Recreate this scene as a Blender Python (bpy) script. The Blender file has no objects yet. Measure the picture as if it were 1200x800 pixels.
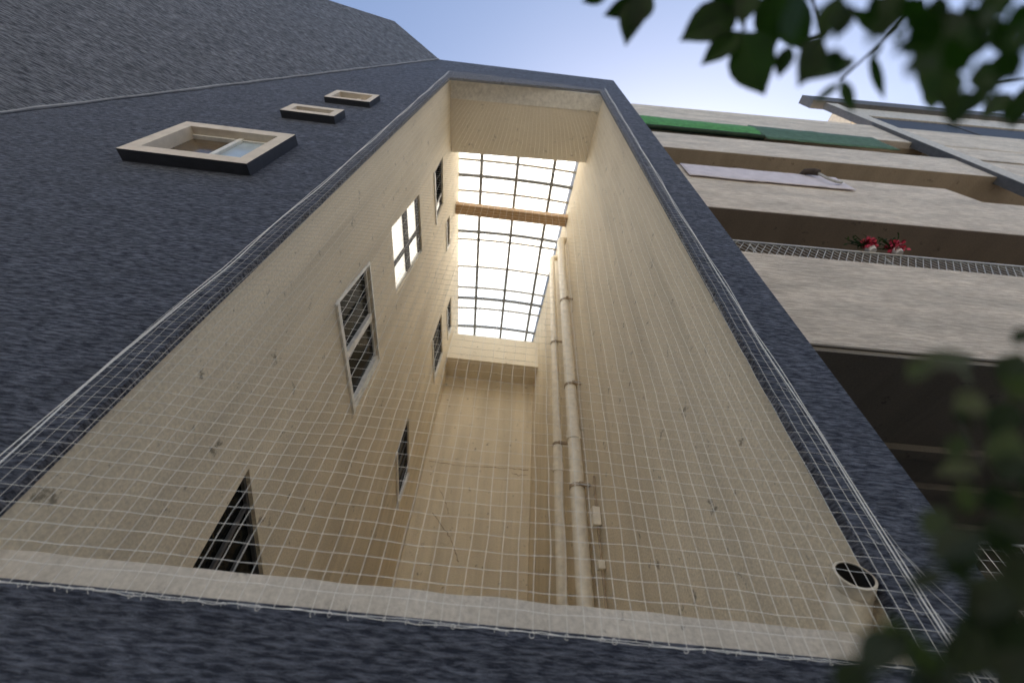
import bpy, math, random
from mathutils import Vector, Matrix, noise
from mathutils.geometry import tessellate_polygon

random.seed(7)
scene = bpy.context.scene
col = scene.collection
GROUND = -1.55            # the eye is at the origin, 1.55 m above the pavement

# ------------------------------------------------------------------ camera
F_PX = 461.353            # focal length for a 1200 px wide frame
UP = Vector((37 / F_PX, -415 / F_PX, 1)).normalized()
DEP = Vector((-66 / F_PX, 507 / F_PX, 1)).normalized()
XR = DEP.cross(UP)

def at(px, py, depth):
    """point seen at a photo pixel, at a given distance along the view axis"""
    c = Vector(((px - 600) / F_PX, (py - 400) / F_PX, 1)) * depth
    return Vector((XR.dot(c), DEP.dot(c), UP.dot(c)))

cam_data = bpy.data.cameras.new('camera')
cam = bpy.data.objects.new('camera', cam_data)
col.objects.link(cam)
cx, cy, cz = Vector((XR.x, DEP.x, UP.x)), Vector((XR.y, DEP.y, UP.y)), Vector((XR.z, DEP.z, UP.z))
m3 = Matrix((cx, -cy, -cz)).transposed()
cam.matrix_world = m3.to_4x4()
cam_data.sensor_fit = 'HORIZONTAL'
cam_data.sensor_width = 36
cam_data.lens = 36 * F_PX / 1200
cam_data.clip_start = 0.02
cam_data.clip_end = 3000
cam_data.dof.use_dof = True
cam_data.dof.focus_distance = 2.6
cam_data.dof.aperture_fstop = cam_data.lens / 1000 / 0.0100
scene.camera = cam

# ------------------------------------------------------------------ mesh builder
class MB:
    def __init__(self):
        self.v, self.f, self.uv = [], [], []
    def face(self, pts, uv=None):
        pts = [Vector(p) for p in pts]
        i = len(self.v)
        self.v += pts
        self.f.append(list(range(i, i + len(pts))))
        if uv is None:
            n = Vector((0, 0, 0))
            for a, b in zip(pts, pts[1:] + pts[:1]):
                n += a.cross(b)
            if n.length > 1e-12:
                n.normalize()
            if abs(n.z) < 0.75:
                h = Vector((-n.y, n.x, 0)).normalized()
                uv = [(p.dot(h), p.z) for p in pts]
            else:
                uv = [(p.x, p.y) for p in pts]
        self.uv.append([tuple(u) for u in uv])
        return self
    def box(self, x0, x1, y0, y1, z0, z1):
        a = [(x0, y0, z0), (x1, y0, z0), (x1, y1, z0), (x0, y1, z0), (x0, y0, z1), (x1, y0, z1), (x1, y1, z1), (x0, y1, z1)]
        for q in ((0, 3, 2, 1), (4, 5, 6, 7), (0, 1, 5, 4), (1, 2, 6, 5), (2, 3, 7, 6), (3, 0, 4, 7)):
            self.face([a[k] for k in q])
        return self
    def prism(self, pts, d):
        """extrude a planar polygon by vector d"""
        pts = [Vector(p) for p in pts]; d = Vector(d)
        q = [p + d for p in pts]
        self.face(pts[::-1]); self.face(q)
        for k in range(len(pts)):
            j = (k + 1) % len(pts)
            self.face([pts[k], pts[j], q[j], q[k]])
        return self
    def holed(self, outer, holes, f):
        """planar 2-D polygon with holes, mapped to 3-D by f"""
        loops = [[Vector((u, v, 0)) for u, v in outer]] + [[Vector((u, v, 0)) for u, v in h] for h in holes]
        flat = [p for l in loops for p in l]
        for t in tessellate_polygon(loops):
            self.face([f(flat[k].x, flat[k].y) for k in t])
        return self
    def bar(self, a, b, w, h=None, up=(0, 0, 1)):
        a, b = Vector(a), Vector(b); h = h or w
        d = (b - a).normalized(); up = Vector(up)
        if abs(d.dot(up)) > .95: up = Vector((0, 1, 0))
        s = d.cross(up).normalized() * w / 2; t = s.cross(d).normalized() * h / 2
        c = [a - s - t, a + s - t, a + s + t, a - s + t]
        e = [p + (b - a) for p in c]
        self.face(c[::-1]); self.face(e)
        for k in range(4):
            j = (k + 1) % 4
            self.face([c[k], c[j], e[j], e[k]])
        return self
    def tube(self, path, r, n=12, cap=True):
        path = [Vector(p) for p in path]
        rr = r if isinstance(r, (list, tuple)) else [r] * len(path)
        rings = []
        ref = None
        for i, p in enumerate(path):
            d = (path[min(i + 1, len(path) - 1)] - path[max(i - 1, 0)]).normalized()
            if ref is None:
                ref = Vector((0, 0, 1)) if abs(d.z) < .9 else Vector((1, 0, 0))
            s = d.cross(ref).normalized(); t = s.cross(d).normalized()
            ref = t
            rings.append([p + (s * math.cos(2 * math.pi * k / n) + t * math.sin(2 * math.pi * k / n)) * rr[i] for k in range(n)])
        L = 0
        for i in range(len(rings) - 1):
            l2 = L + (path[i + 1] - path[i]).length
            for k in range(n):
                j = (k + 1) % n
                self.face([rings[i][k], rings[i][j], rings[i + 1][j], rings[i + 1][k]],
                          [(k * rr[i] * 6.28 / n, L), ((k + 1) * rr[i] * 6.28 / n, L), ((k + 1) * rr[i] * 6.28 / n, l2), (k * rr[i] * 6.28 / n, l2)])
            L = l2
        if cap:
            self.face(rings[0][::-1]); self.face(rings[-1])
        return self
    def build(self, name, mat, parent=None, smooth=False, bevel=0):
        me = bpy.data.meshes.new(name)
        me.from_pydata([tuple(v) for v in self.v], [], self.f)
        ul = me.uv_layers.new(name='uv')
        k = 0
        for u in self.uv:
            for p in u:
                ul.data[k].uv = p; k += 1
        import bmesh
        bm = bmesh.new(); bm.from_mesh(me)
        bmesh.ops.remove_doubles(bm, verts=bm.verts, dist=1e-5)
        bmesh.ops.recalc_face_normals(bm, faces=bm.faces)
        bm.to_mesh(me); bm.free()
        if smooth:
            for p in me.polygons: p.use_smooth = True
            me.set_sharp_from_angle(angle=math.radians(40))
        me.materials.append(mat)
        o = bpy.data.objects.new(name, me)
        col.objects.link(o)
        if parent: 
            o.parent = parent
            if parent.type == 'EMPTY' or True:
                o.matrix_parent_inverse = parent_inv(parent)
        if bevel:
            b = o.modifiers.new('bevel', 'BEVEL'); b.width = bevel; b.segments = 2; b.limit_method = 'ANGLE'
        return o

def world_of(o):
    m = o.matrix_basis.copy()
    if o.parent: m = world_of(o.parent) @ o.matrix_parent_inverse @ m
    return m
def parent_inv(p): return world_of(p).inverted()

def tag(o, label=None, cat=None, group=None, kind=None):
    if label: o['label'] = label
    if cat: o['category'] = cat
    if group: o['group'] = group
    if kind: o['kind'] = kind
    return o

def empty(name, loc, label, cat, group=None, rz=0):
    o = bpy.data.objects.new(name, None); o.empty_display_size = .2
    col.objects.link(o); o.location = loc; o.rotation_euler = (0, 0, rz)
    return tag(o, label, cat, group)

# ------------------------------------------------------------------ materials
def mat(name):
    m = bpy.data.materials.new(name); m.use_nodes = True
    nt = m.node_tree; b = nt.nodes['Principled BSDF']
    return m, nt, b
def N(nt, t, **kw):
    n = nt.nodes.new(t)
    for k, v in kw.items():
        if k in n.inputs: n.inputs[k].default_value = v
        else: setattr(n, k, v)
    return n
def uvmap(nt, sx, sy, src='UV'):
    tc = N(nt, 'ShaderNodeTexCoord'); mp = N(nt, 'ShaderNodeMapping')
    mp.inputs['Scale'].default_value = (sx, sy, sx if src == 'Object' else 1)
    nt.links.new(tc.outputs[src], mp.inputs['Vector'])
    return mp.outputs['Vector']
def tex(nt, vec, scale=1, detail=4, rough=.55, dist=0):
    n = N(nt, 'ShaderNodeTexNoise'); n.inputs['Scale'].default_value = scale; n.inputs['Detail'].default_value = detail
    n.inputs['Roughness'].default_value = rough; n.inputs['Distortion'].default_value = dist
    nt.links.new(vec, n.inputs['Vector']); return n.outputs['Fac']
def ramp(nt, fac, stops):
    r = N(nt, 'ShaderNodeValToRGB'); cr = r.color_ramp
    while len(cr.elements) < len(stops): cr.elements.new(.5)
    for e, (p, c) in zip(cr.elements, stops):
        e.position = p; e.color = (c, c, c, 1) if isinstance(c, (int, float)) else (*c, 1)
    nt.links.new(fac, r.inputs['Fac']); return r.outputs['Color']
def mix(nt, a, b, fac, mode='MIX'):
    m = N(nt, 'ShaderNodeMix', data_type='RGBA', blend_type=mode)
    for s, v in ((6, a), (7, b), (0, fac)):
        if isinstance(v, (int, float)): m.inputs[s].default_value = v
        elif isinstance(v, tuple): m.inputs[s].default_value = (*v, 1)
        else: nt.links.new(v, m.inputs[s])
    return m.outputs[2]
def bump(nt, b, h, strength, distance):
    n = N(nt, 'ShaderNodeBump'); n.inputs['Strength'].default_value = strength; n.inputs['Distance'].default_value = distance
    nt.links.new(h, n.inputs['Height']); nt.links.new(n.outputs['Normal'], b.inputs['Normal'])

def stucco(name, c0, c1, su, sv, bs, bd, stain=None, rough=.8):
    """trowelled stucco: streaks stretched along u, blotches and grain"""
    m, nt, b = mat(name)
    s1 = tex(nt, uvmap(nt, su, sv), 1, 8, .68, .3)
    s2 = tex(nt, uvmap(nt, su * .2, sv * .12), 1, 4)
    g = tex(nt, uvmap(nt, 160, 160), 1, 3)
    c = mix(nt, c0, c1, ramp(nt, s1, [(.41, 0.0), (.63, 1.0)]))
    c = mix(nt, c, ramp(nt, s2, [(.3, .72), (.7, 1.2)]), .75, 'MULTIPLY')
    c = mix(nt, c, ramp(nt, g, [(.3, .85), (.7, 1.12)]), .5, 'MULTIPLY')
    if stain:
        sp = tex(nt, uvmap(nt, 9, 9), 1, 8, .7)
        c = mix(nt, c, stain, ramp(nt, sp, [(.66, 0.0), (.74, .7)]))
    nt.links.new(c, b.inputs['Base Color'])
    b.inputs['Roughness'].default_value = rough
    h = N(nt, 'ShaderNodeMath', operation='ADD'); h2 = N(nt, 'ShaderNodeMath', operation='MULTIPLY'); h2.inputs[1].default_value = .25
    nt.links.new(g, h2.inputs[0]); nt.links.new(s1, h.inputs[0]); nt.links.new(h2.outputs[0], h.inputs[1])
    bump(nt, b, h.outputs[0], bs, bd)
    return m

M = {}
M['grey'] = stucco('grey_stucco', (.038, .046, .074), (.27, .295, .365), 13, 84, 1.0, .05)
M['wing'] = stucco('grey_stucco_wing', (.055, .062, .086), (.37, .39, .44), 9.5, 66, 1.0, .055)

def cream_paint(name, base, dirty, bs=.35, runs=1.0):
    m, nt, b = mat(name)
    big = tex(nt, uvmap(nt, .9, .5), 1, 5, .6)
    drip = tex(nt, uvmap(nt, 7, .45), 1, 5, .6, .3)
    spots = tex(nt, uvmap(nt, 5.5, 5.5), 1, 9, .72)
    grain = tex(nt, uvmap(nt, 55, 55), 1, 4, .6)
    pits = tex(nt, uvmap(nt, 24, 17), 1, 3, .6)
    run = tex(nt, uvmap(nt, 3.2, .22), 1, 3, .5)
    lump = tex(nt, uvmap(nt, 16, 9), 1, 4, .6)
    c = mix(nt, base, dirty, ramp(nt, big, [(.42, 0.0), (.72, .55)]))
    c = mix(nt, c, dirty, ramp(nt, drip, [(.52, 0.0), (.75, .45 * runs)]))
    c = mix(nt, c, tuple(x * .35 for x in dirty), ramp(nt, spots, [(.605, 0.0), (.665, .8)]))
    c = mix(nt, c, tuple(x * .45 for x in dirty), ramp(nt, pits, [(.69, 0.0), (.75, .7)]))
    c = mix(nt, c, ramp(nt, run, [(.35, .90), (.6, 1.04)]), runs, 'MULTIPLY')
    c = mix(nt, c, ramp(nt, grain, [(.3, .78), (.7, 1.14)]), .8, 'MULTIPLY')
    nt.links.new(c, b.inputs['Base Color']); b.inputs['Roughness'].default_value = .75
    h = mix(nt, grain, lump, .6)
    bump(nt, b, h, bs, .008)
    return m
M['cream'] = cream_paint('cream_wall_paint', (.755, .665, .51), (.57, .49, .36), .6)
M['creamsmooth'] = cream_paint('cream_beam_paint', (.78, .71, .58), (.64, .56, .43), .4, 0.0)
M['ledge'] = cream_paint('cream_ledge_stucco', (.62, .57, .50), (.46, .42, .36), .8)
M['parapet'] = stucco('pale_balcony_stucco', (.60, .51, .415), (.84, .75, .63), 5, 30, 1.0, .03)
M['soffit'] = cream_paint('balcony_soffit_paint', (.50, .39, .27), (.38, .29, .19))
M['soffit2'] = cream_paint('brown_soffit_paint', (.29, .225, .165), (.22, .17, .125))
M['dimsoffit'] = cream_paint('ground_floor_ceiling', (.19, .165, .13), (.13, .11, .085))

def plain(name, c, rough=.5, metal=0, spec=.5, var=.2, scale=12):
    m, nt, b = mat(name)
    n = tex(nt, uvmap(nt, scale, scale, 'Object'), 1, 5, .6)
    cc = mix(nt, tuple(x * (1 - var) for x in c), tuple(min(1, x * (1 + var)) for x in c), ramp(nt, n, [(.3, 0.0), (.7, 1.0)]))
    nt.links.new(cc, b.inputs['Base Color'])
    b.inputs['Roughness'].default_value = rough; b.inputs['Metallic'].default_value = metal
    b.inputs['Specular IOR Level'].default_value = spec
    bump(nt, b, n, .15, .003)
    return m
M['white'] = plain('white_window_paint', (.74, .72, .67), .45)
M['surround'] = plain('cream_window_surround', (.66, .57, .46), .6, var=.1)
M['darkside'] = plain('dark_grey_surround_edge', (.035, .037, .045), .6)
M['glass'] = plain('dark_window_glass', (.010, .011, .010), .2, spec=.08, var=.2)
M['skyglass'] = plain('pale_window_pane', (.42, .50, .56), .12, spec=.6, var=.12)
M['brownglass'] = plain('brown_window_pane', (.10, .07, .04), .12, var=.25)
M['louvre'] = plain('grimy_glass_louvre', (.075, .07, .06), .2, var=.4, scale=30)
M['pipe'] = plain('cream_pipe_paint', (.80, .73, .60), .4, var=.12)
M['vent'] = plain('shaded_vent_paint', (.60, .53, .41), .6, var=.25, scale=14)  # beige darkened below the wall colour to stand for shadow
M['clamp'] = plain('rusty_clamp', (.36, .28, .19), .6, var=.35)
M['brick'] = plain('brown_beam_paint', (.42, .28, .16), .7, var=.3, scale=20)
M['bar'] = plain('grey_skylight_bar', (.20, .215, .245), .45)
M['rope'] = plain('white_nylon_rope', (.78, .77, .74), .6, var=.06)
M['net'] = plain('white_nylon_net', (.82, .80, .74), .6, var=.06)
M['dark'] = plain('bore_shade', (.02, .018, .016), .9)
M['frame'] = plain('grey_frame_plaster', (.09, .088, .09), .7)
M['framepale'] = plain('pale_frame_plaster', (.52, .48, .42), .7)
M['bead'] = plain('grey_mortar_bead', (.30, .31, .34), .8)
M['rust'] = plain('dark_rust', (.045, .03, .02), .8, var=.4)
M['rail'] = plain('galvanised_rail', (.42, .40, .36), .5)
M['terracotta'] = plain('white_pot', (.62, .58, .54), .5)
M['petal'] = plain('red_petals', (.45, .02, .05), .6, var=.5, scale=40)
M['bark'] = plain('brown_bark', (.03, .024, .018), .9, var=.4, scale=30)
M['deck'] = plain('roof_deck_screed', (.32, .31, .29), .85)
M['asphalt'] = plain('street_paving', (.16, .155, .15), .9, var=.25, scale=4)

# lilac cloth, green shade cloth
M['cloth'] = plain('pale_lilac_cloth', (.63, .575, .60), .85, var=.12, scale=6)
M['green'] = plain('green_shade_cloth', (.075, .25, .065), .8, var=.35, scale=9)
M['greenback'] = plain('faded_green_cloth', (.065, .125, .07), .8, var=.3, scale=9)
M['darkgreen'] = plain('dark_green_hem', (.012, .03, .012), .8, var=.3)

# translucent skylight sheet
m, nt, b = mat('translucent_skylight_sheet')
nt.nodes.remove(b)
tr = N(nt, 'ShaderNodeBsdfTranslucent'); df = N(nt, 'ShaderNodeBsdfDiffuse'); mx = N(nt, 'ShaderNodeMixShader')
sh = tex(nt, uvmap(nt, .5, .9), 1, 4)
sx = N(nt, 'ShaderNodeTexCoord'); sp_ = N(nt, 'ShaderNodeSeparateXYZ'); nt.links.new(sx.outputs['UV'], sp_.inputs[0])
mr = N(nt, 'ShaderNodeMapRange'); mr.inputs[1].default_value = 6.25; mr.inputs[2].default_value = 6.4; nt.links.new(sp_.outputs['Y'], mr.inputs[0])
sheet_col = mix(nt, (.93, .92, .88), (.44, .47, .50), mr.outputs[0])  # sheet colour turns blue-grey towards the far end
nt.links.new(mix(nt, sheet_col, ramp(nt, sh, [(.35, .84), (.65, 1.0)]), 1.0, 'MULTIPLY'), tr.inputs['Color'])
df.inputs['Color'].default_value = (.8, .8, .78, 1); mx.inputs[0].default_value = .12
nt.links.new(tr.outputs[0], mx.inputs[1]); nt.links.new(df.outputs[0], mx.inputs[2])
nt.links.new(mx.outputs[0], nt.nodes['Material Output'].inputs['Surface'])
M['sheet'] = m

# frosted panes of the bright windows; their brightness is put in as added glow
m, nt, b = mat('glowing_frosted_pane')
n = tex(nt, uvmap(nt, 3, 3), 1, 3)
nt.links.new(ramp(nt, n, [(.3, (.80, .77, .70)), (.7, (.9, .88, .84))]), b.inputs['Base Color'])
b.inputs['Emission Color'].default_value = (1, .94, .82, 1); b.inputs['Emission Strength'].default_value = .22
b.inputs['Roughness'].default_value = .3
M['glowpane'] = m

def leafmat(name, c0, c1):
    m, nt, b = mat(name)
    n = tex(nt, uvmap(nt, 18, 18, 'Object'), 1, 3)
    c = mix(nt, c0, c1, ramp(nt, n, [(.35, 0.0), (.65, 1.0)]))
    nt.links.new(c, b.inputs['Base Color']); b.inputs['Roughness'].default_value = .6; b.inputs['Specular IOR Level'].default_value = .2
    tr = N(nt, 'ShaderNodeBsdfTranslucent'); mx = N(nt, 'ShaderNodeMixShader'); mx.inputs[0].default_value = .3
    nt.links.new(mix(nt, c, (1.0, 1.6, .5), 1.0, 'MULTIPLY'), tr.inputs['Color'])
    nt.links.new(b.outputs[0], mx.inputs[1]); nt.links.new(tr.outputs[0], mx.inputs[2])
    nt.links.new(mx.outputs[0], nt.nodes['Material Output'].inputs['Surface'])
    return m
M['leaf'] = leafmat('dark_green_leaf', (.013, .030, .006), (.028, .062, .011))
M['leafpale'] = leafmat('olive_leaf', (.055, .062, .038), (.10, .11, .06))
M['leafdim'] = leafmat('dull_green_leaf', (.022, .029, .018), (.038, .048, .028))

# ------------------------------------------------------------------ ground
g = MB(); g.face([(-400, -400, GROUND), (400, -400, GROUND), (400, 400, GROUND), (-400, 400, GROUND)])
tag(g.build('ground', M['asphalt']), kind='structure')

# ------------------------------------------------------------------ the grey building with the light well
YF = 1.4                                   # facade plane
XL, XRT = -1.572, 1.386                    # opening
ZB = .30
XE = 1.80                                  # right corner of the building
def ztop(x): return 10.52 + (x + 2.11) * .038
H = empty('apartment_house', (0, YF, GROUND), 'grey stucco building with a tall netted light well cut into its front', 'building')

# window A, B, C of the facade: x0, x1, z0, z1, projection
FW = [(-3.32, -2.262, 3.24, 4.10, .10), (-2.83, -2.215, 4.93, 5.25, .085), (-2.70, -2.105, 5.82, 6.26, .07)]
opening = [(XL, ZB), (XRT, ZB), (1.335, 9.15), (-1.545, 8.62)]
holes = [opening]
ins = [.115, .085, .07]
for (x0, x1, z0, z1, t), i in zip(FW, ins):
    holes.append([(x0 + i, z0 + i), (x1 - i, z0 + i), (x1 - i, z1 - i), (x0 + i, z1 - i)])
fw = MB()
outer = [(-9, GROUND), (XE, GROUND), (XE, ztop(XE)), (-9, ztop(-9))]
fw.holed(outer, holes, lambda u, v: Vector((u, YF, v)))
# cladding thickness round the opening
for k in range(4):
    a, b_ = opening[k], opening[(k + 1) % 4]
    fw.face([(a[0], YF, a[1]), (b_[0], YF, b_[1]), (b_[0], YF + .045, b_[1]), (a[0], YF + .045, a[1])])
fw.face([(-9, YF, ztop(-9)), (XE, YF, ztop(XE)), (XE, YF + .3, ztop(XE)), (-9, YF + .3, ztop(-9))])
fw.face([(-9, YF + .3, 10.1), (XE, YF + .3, 10.1), (XE, YF + .3, ztop(XE)), (-9, YF + .3, ztop(-9))])
fo = fw.build('facade_wall', M['grey'], H)
fo['label'] = 'blue grey rough stucco face'

sw = MB()                                   # other outside faces
sw.face([(XE, YF, GROUND), (XE, 11, GROUND), (XE, 11, 10.2), (XE, YF, ztop(XE))])
sw.face([(XE, 11, GROUND), (-9, 11, GROUND), (-9, 11, 10.2), (XE, 11, 10.2)])
sw.face([(-9, YF, GROUND), (-9, 11, GROUND), (-9, 11, 10.2), (-9, YF, ztop(-9))])
sw.build('outer_wall', M['grey'], H)

# angled wing on the left: seam runs from S0 to S1
S0, S1 = Vector((-8.05, YF - .002, -2.95)), Vector((-2.11, YF - .002, 10.51))
S0 = S1 + (Vector((-5.05, YF - .002, 3.97)) - S1) * 1.72
hw = Vector((.925, .38, 0)).normalized()
E0, E1 = S0 - hw * 7, S1 - hw * 7
wn = (S1 - S0).cross(hw)
def onwing(px, py):
    r = at(px, py, 1); return r * (S1.dot(wn) / r.dot(wn))
EM = onwing(462, 25); E1 = EM + (onwing(384, 0) - EM) * 3.2
wg = MB()
wg.face([E0, S0, S1, EM, E1])
th = Vector((-hw.y, hw.x, 0)) * .3
wg.face([EM, S1, S1 + Vector((0, .3, 0)), EM + th]); wg.face([E1, EM, EM + th, E1 + th]); wg.face([E0, E1, E1 + th, E0 + th])
wg.build('wing_wall', M['wing'], H)
# trowelled bead along the seam
bd = MB(); pts = []
for k in range(60):
    t = k / 59; p = S0.lerp(S1, t)
    pts.append(p + Vector((.012 * math.sin(k * 2.1), -.012, .012 * math.sin(k * 1.3))))
bd.tube(pts, [.011 + .013 * abs(noise.noise((k * .9, 0, 0))) for k in range(60)], 6)
bd.build('corner_bead', M['bead'], H, True)

# facade windows: projecting cream surround with dark edges, reveal and panes
for (x0, x1, z0, z1, t), i, kind in zip(FW, ins, 'abc'):
    w = MB(); yf = YF - t
    w.holed([(x0, z0), (x1, z0), (x1, z1), (x0, z1)], [[(x0 + i, z0 + i), (x1 - i, z0 + i), (x1 - i, z1 - i), (x0 + i, z1 - i)]], lambda u, v: Vector((u, yf, v)))
    c = [(x0 + i, z0 + i), (x1 - i, z0 + i), (x1 - i, z1 - i), (x0 + i, z1 - i)]
    yb = yf + .125
    for k in range(4):
        a, b_ = c[k], c[(k + 1) % 4]
        w.face([(a[0], yf, a[1]), (b_[0], yf, b_[1]), (b_[0], yb, b_[1]), (a[0], yb, a[1])])
    wo = w.build('window', M['surround'], H)
    e = MB(); o = [(x0, z0), (x1, z0), (x1, z1), (x0, z1)]
    for k in range(4):
        a, b_ = o[k], o[(k + 1) % 4]
        e.face([(a[0], yf + .012, a[1]), (b_[0], yf + .012, b_[1]), (b_[0], YF + .001, b_[1]), (a[0], YF + .001, a[1])])
        w2 = .004
        e.face([(a[0] * 1.0, yf + .012, a[1]), (b_[0], yf + .012, b_[1]), (b_[0], yf, b_[1]), (a[0], yf, a[1])])
    e.build('surround_edge', M['darkside'], wo)
    xa, xb, za, zb = x0 + i, x1 - i, z0 + i, z1 - i
    xm = xa + (xb - xa) * .56
    MB().box(xa, xm, yf + .105, yf + .112, za, zb).build('pane', M['brownglass'], wo)
    MB().box(xm, xb, yf + .085, yf + .092, za, zb).build('pane', M['skyglass'] if kind != 'c' else M['surround'], wo)
    fr = MB(); r = .022
    fr.box(xm - r, xm + r, yf + .06, yf + .104, za, zb)
    fr.box(xa + .002, xb - .002, yf + .07, yf + .1135, za + .002, za + .03); fr.box(xa + .002, xb - .002, yf + .07, yf + .1135, zb - .03, zb - .002)
    fr.build('sash', M['white'], wo)

# ------------------------------------------------------------------ light well
YB = 8.8                                   # back wall
ZC = 10.22                                 # top of the shaft walls
FLO = GROUND + .02
def xr(y): return XRT + .02 - (y - YF) * .0545
Y0 = YF + .045
XW = XL - .012
# left wall with window openings, coordinates (y, z)
LW = {  # name: (corners y,z : bottom-front, bottom-back, top-back, top-front)
 'w_tri': [(2.58, .46), (3.62, .30), (3.62, .82), (2.53, 1.27)],
 'w_1': [(2.36, 2.93), (3.66, 2.60), (3.74, 3.46), (2.45, 3.76)],
 'w_2': [(2.44, 4.62), (3.40, 4.46), (3.58, 6.00), (2.59, 6.08)],
 'w_3': [(2.66, 7.19), (3.60, 7.20), (3.54, 7.95), (2.62, 8.02)],
 'w_t1': [(5.98, 3.66), (7.20, 3.10), (7.35, 3.80), (6.06, 4.42)],
 'w_t2': [(6.02, 6.40), (7.30, 6.34), (7.40, 7.40), (6.08, 7.46)],
 'w_t3': [(6.45, 8.10), (7.55, 8.20), (7.60, 8.75), (6.50, 8.75)],
 'w_t4': [(4.10, 8.25), (4.75, 8.22), (4.85, 8.62), (4.12, 8.70)],
}
def relax(c, k=.35):                        # pull each opening part of the way back to square
    zc = sum(p[1] for p in c) / 4
    s = ((c[1][1] - c[0][1]) / (c[1][0] - c[0][0]) + (c[2][1] - c[3][1]) / (c[2][0] - c[3][0])) / 2
    yc = sum(p[0] for p in c) / 4
    return [(y, z - s * (y - yc) * k) for y, z in c]
LW = {k: v if k == 'w_tri' else relax(v) for k, v in LW.items()}
lw = MB()
lw.holed([(Y0, FLO), (9.15, FLO), (9.15, ZC), (Y0, ZC)], list(LW.values()), lambda u, v: Vector((XW, u, v)))
for c in LW.values():
    for k in range(4):
        a, b_ = c[k], c[(k + 1) % 4]
        lw.face([(XW, *a), (XW, *b_), (XW - .09, *b_), (XW - .09, *a)])
lo = lw.build('light_well_wall', M['cream'], H)
rw = MB()
rw.face([(xr(Y0), Y0, FLO), (xr(9.15), 9.15, FLO), (xr(9.15), 9.15, ZC), (xr(Y0), Y0, ZC)])
rw.build('light_well_wall', M['cream'], H)
bw = MB()
bw.face([(XW, YB, FLO), (xr(YB), YB, FLO), (xr(YB), YB, 7.95), (XW, YB, 7.95)])
bw.face([(XW - .05, 9.14, 8.9), (xr(9.14) + .05, 9.14, 8.9), (xr(9.14) + .05, 9.14, ZC), (XW - .05, 9.14, ZC)])
bw.face([(XW - .05, 8.84, 8.93), (xr(8.8) + .05, 8.84, 8.93), (xr(9.14) + .05, 9.15, 8.93), (XW - .05, 9.15, 8.93)])
bo = bw.build('back_wall', M['cream'], H)
# cracks in the back wall plaster
def crack(pts, w):
    cr = MB()
    pts = [Vector((x, YB - .004, z)) for x, z in pts]
    q = []
    for a, b_ in zip(pts, pts[1:]):
        for k in range(6):
            p = a.lerp(b_, k / 6); q.append(p + Vector((random.uniform(-.02, .02), 0, random.uniform(-.02, .02))))
    q.append(pts[-1])
    for a, b_ in zip(q, q[1:]): cr.bar(a, b_, w * random.uniform(.5, 1.3), .004, (0, 1, 0))
    cr.build('crack', M['clamp'], bo)
crack([(-1.15, 3.85), (-.75, 3.45), (-.55, 3.15), (-.42, 2.9)], .018)
crack([(-1.1, 4.4), (-.9, 4.05), (-.8, 3.85)], .014)
crack([(-1.5, 5.06), (-.6, 5.05), (.3, 5.1), (.95, 5.12)], .022)
crack([(.55, 5.0), (.72, 4.95), (.95, 4.97)], .014)
# back beam (fascia, soffit) under the skylight's far end
MB().box(XW - .05, xr(8.0) + .05, 8.0, 8.85, 7.90, 8.94).build('back_beam', M['creamsmooth'], H)
# front beam behind the facade lintel: pale face, flat underside
fbm = MB()
fa = [(XW + .004, 1.80, 8.93), (xr(1.7) + .01, 1.74, 9.03), (xr(2.72) + .01, 2.72, 9.03), (XW + .004, 2.80, 8.93)]
fbm.prism(fa, (0, 0, 1.18))
fbm.build('front_beam', M['creamsmooth'], H)
sp = MB()                                   # flat strip between lintel and beam; its lit band painted in as paler colour
sp.prism([(XW + .004, YF + .048, 8.92), (xr(YF) + .004, YF + .048, 9.04), (xr(1.75) + .004, 1.736, 9.022), (XW + .004, 1.796, 8.922)], (0, 0, .05))
sp.build('lintel_light_band', M['white'], H)
# roof deck with the skylight hole
rd = MB()
rd.holed([(-9, YF + .3), (XE, YF + .3), (XE, 11), (-9, 11)], [[(XW - .02, 2.6), (xr(2.6) + .02, 2.6), (xr(9.15) + .02, 9.16), (XW - .02, 9.16)]], lambda u, v: Vector((u, v, 10.17)))
rd.build('roof_deck', M['deck'], H)
# brown cross beam under the skylight
MB().box(XW - .02, xr(4.2) + .02, 4.20, 4.46, 9.50, 9.68).build('cross_beam', M['brick'], H)

# skylight: shallow barrel of translucent sheet over a bar grid
def zs(x): return 10.06 + .10 * (1 - ((x + .15) / 1.45) ** 2)
sk = MB(); n = 16
for k in range(n):
    for j in range(8):
        xa, xb = -1.66 + 3.06 * k / n, -1.66 + 3.06 * (k + 1) / n
        ya, yb = 2.3 + 6.95 * j / 8, 2.3 + 6.95 * (j + 1) / 8
        sk.face([(xa, ya, zs(xa)), (xb, ya, zs(xb)), (xb, yb, zs(xb)), (xa, yb, zs(xa))], [(xa, ya), (xb, ya), (xb, yb), (xa, yb)])
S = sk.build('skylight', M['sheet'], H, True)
for x in (-1.03, -.145, .75):
    MB().bar((x, 2.76, zs(x) - .055), (x - .03 * (x > .5), 9.12, zs(x) - .055), .075, .06).build('glazing_bar', M['bar'], S)
def arc(y, w, dz):
    q = MB(); x1 = xr(y) - .002; xs = [XW + .002 + (x1 - XW) * k / 14 for k in range(15)]
    for a, b_ in zip(xs, xs[1:]): q.bar((a, y, zs(a) - dz), (b_, y, zs(b_) - dz), w, w, (0, 1, 0))
    return q
for y in (3.65, 5.17, 7.44, 8.6): arc(y, .07, .042).build('glazing_bar', M['bar'], S)
for y in (3.28, 4.05, 5.42, 6.3, 7.05, 7.85): arc(y, .045, .026).build('glazing_rib', M['rail'], S)
MB().box(XW + .001, xr(8.9) - .001, 9.08, 9.135, 9.96, 10.05).build('curb', M['creamsmooth'], S)

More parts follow.
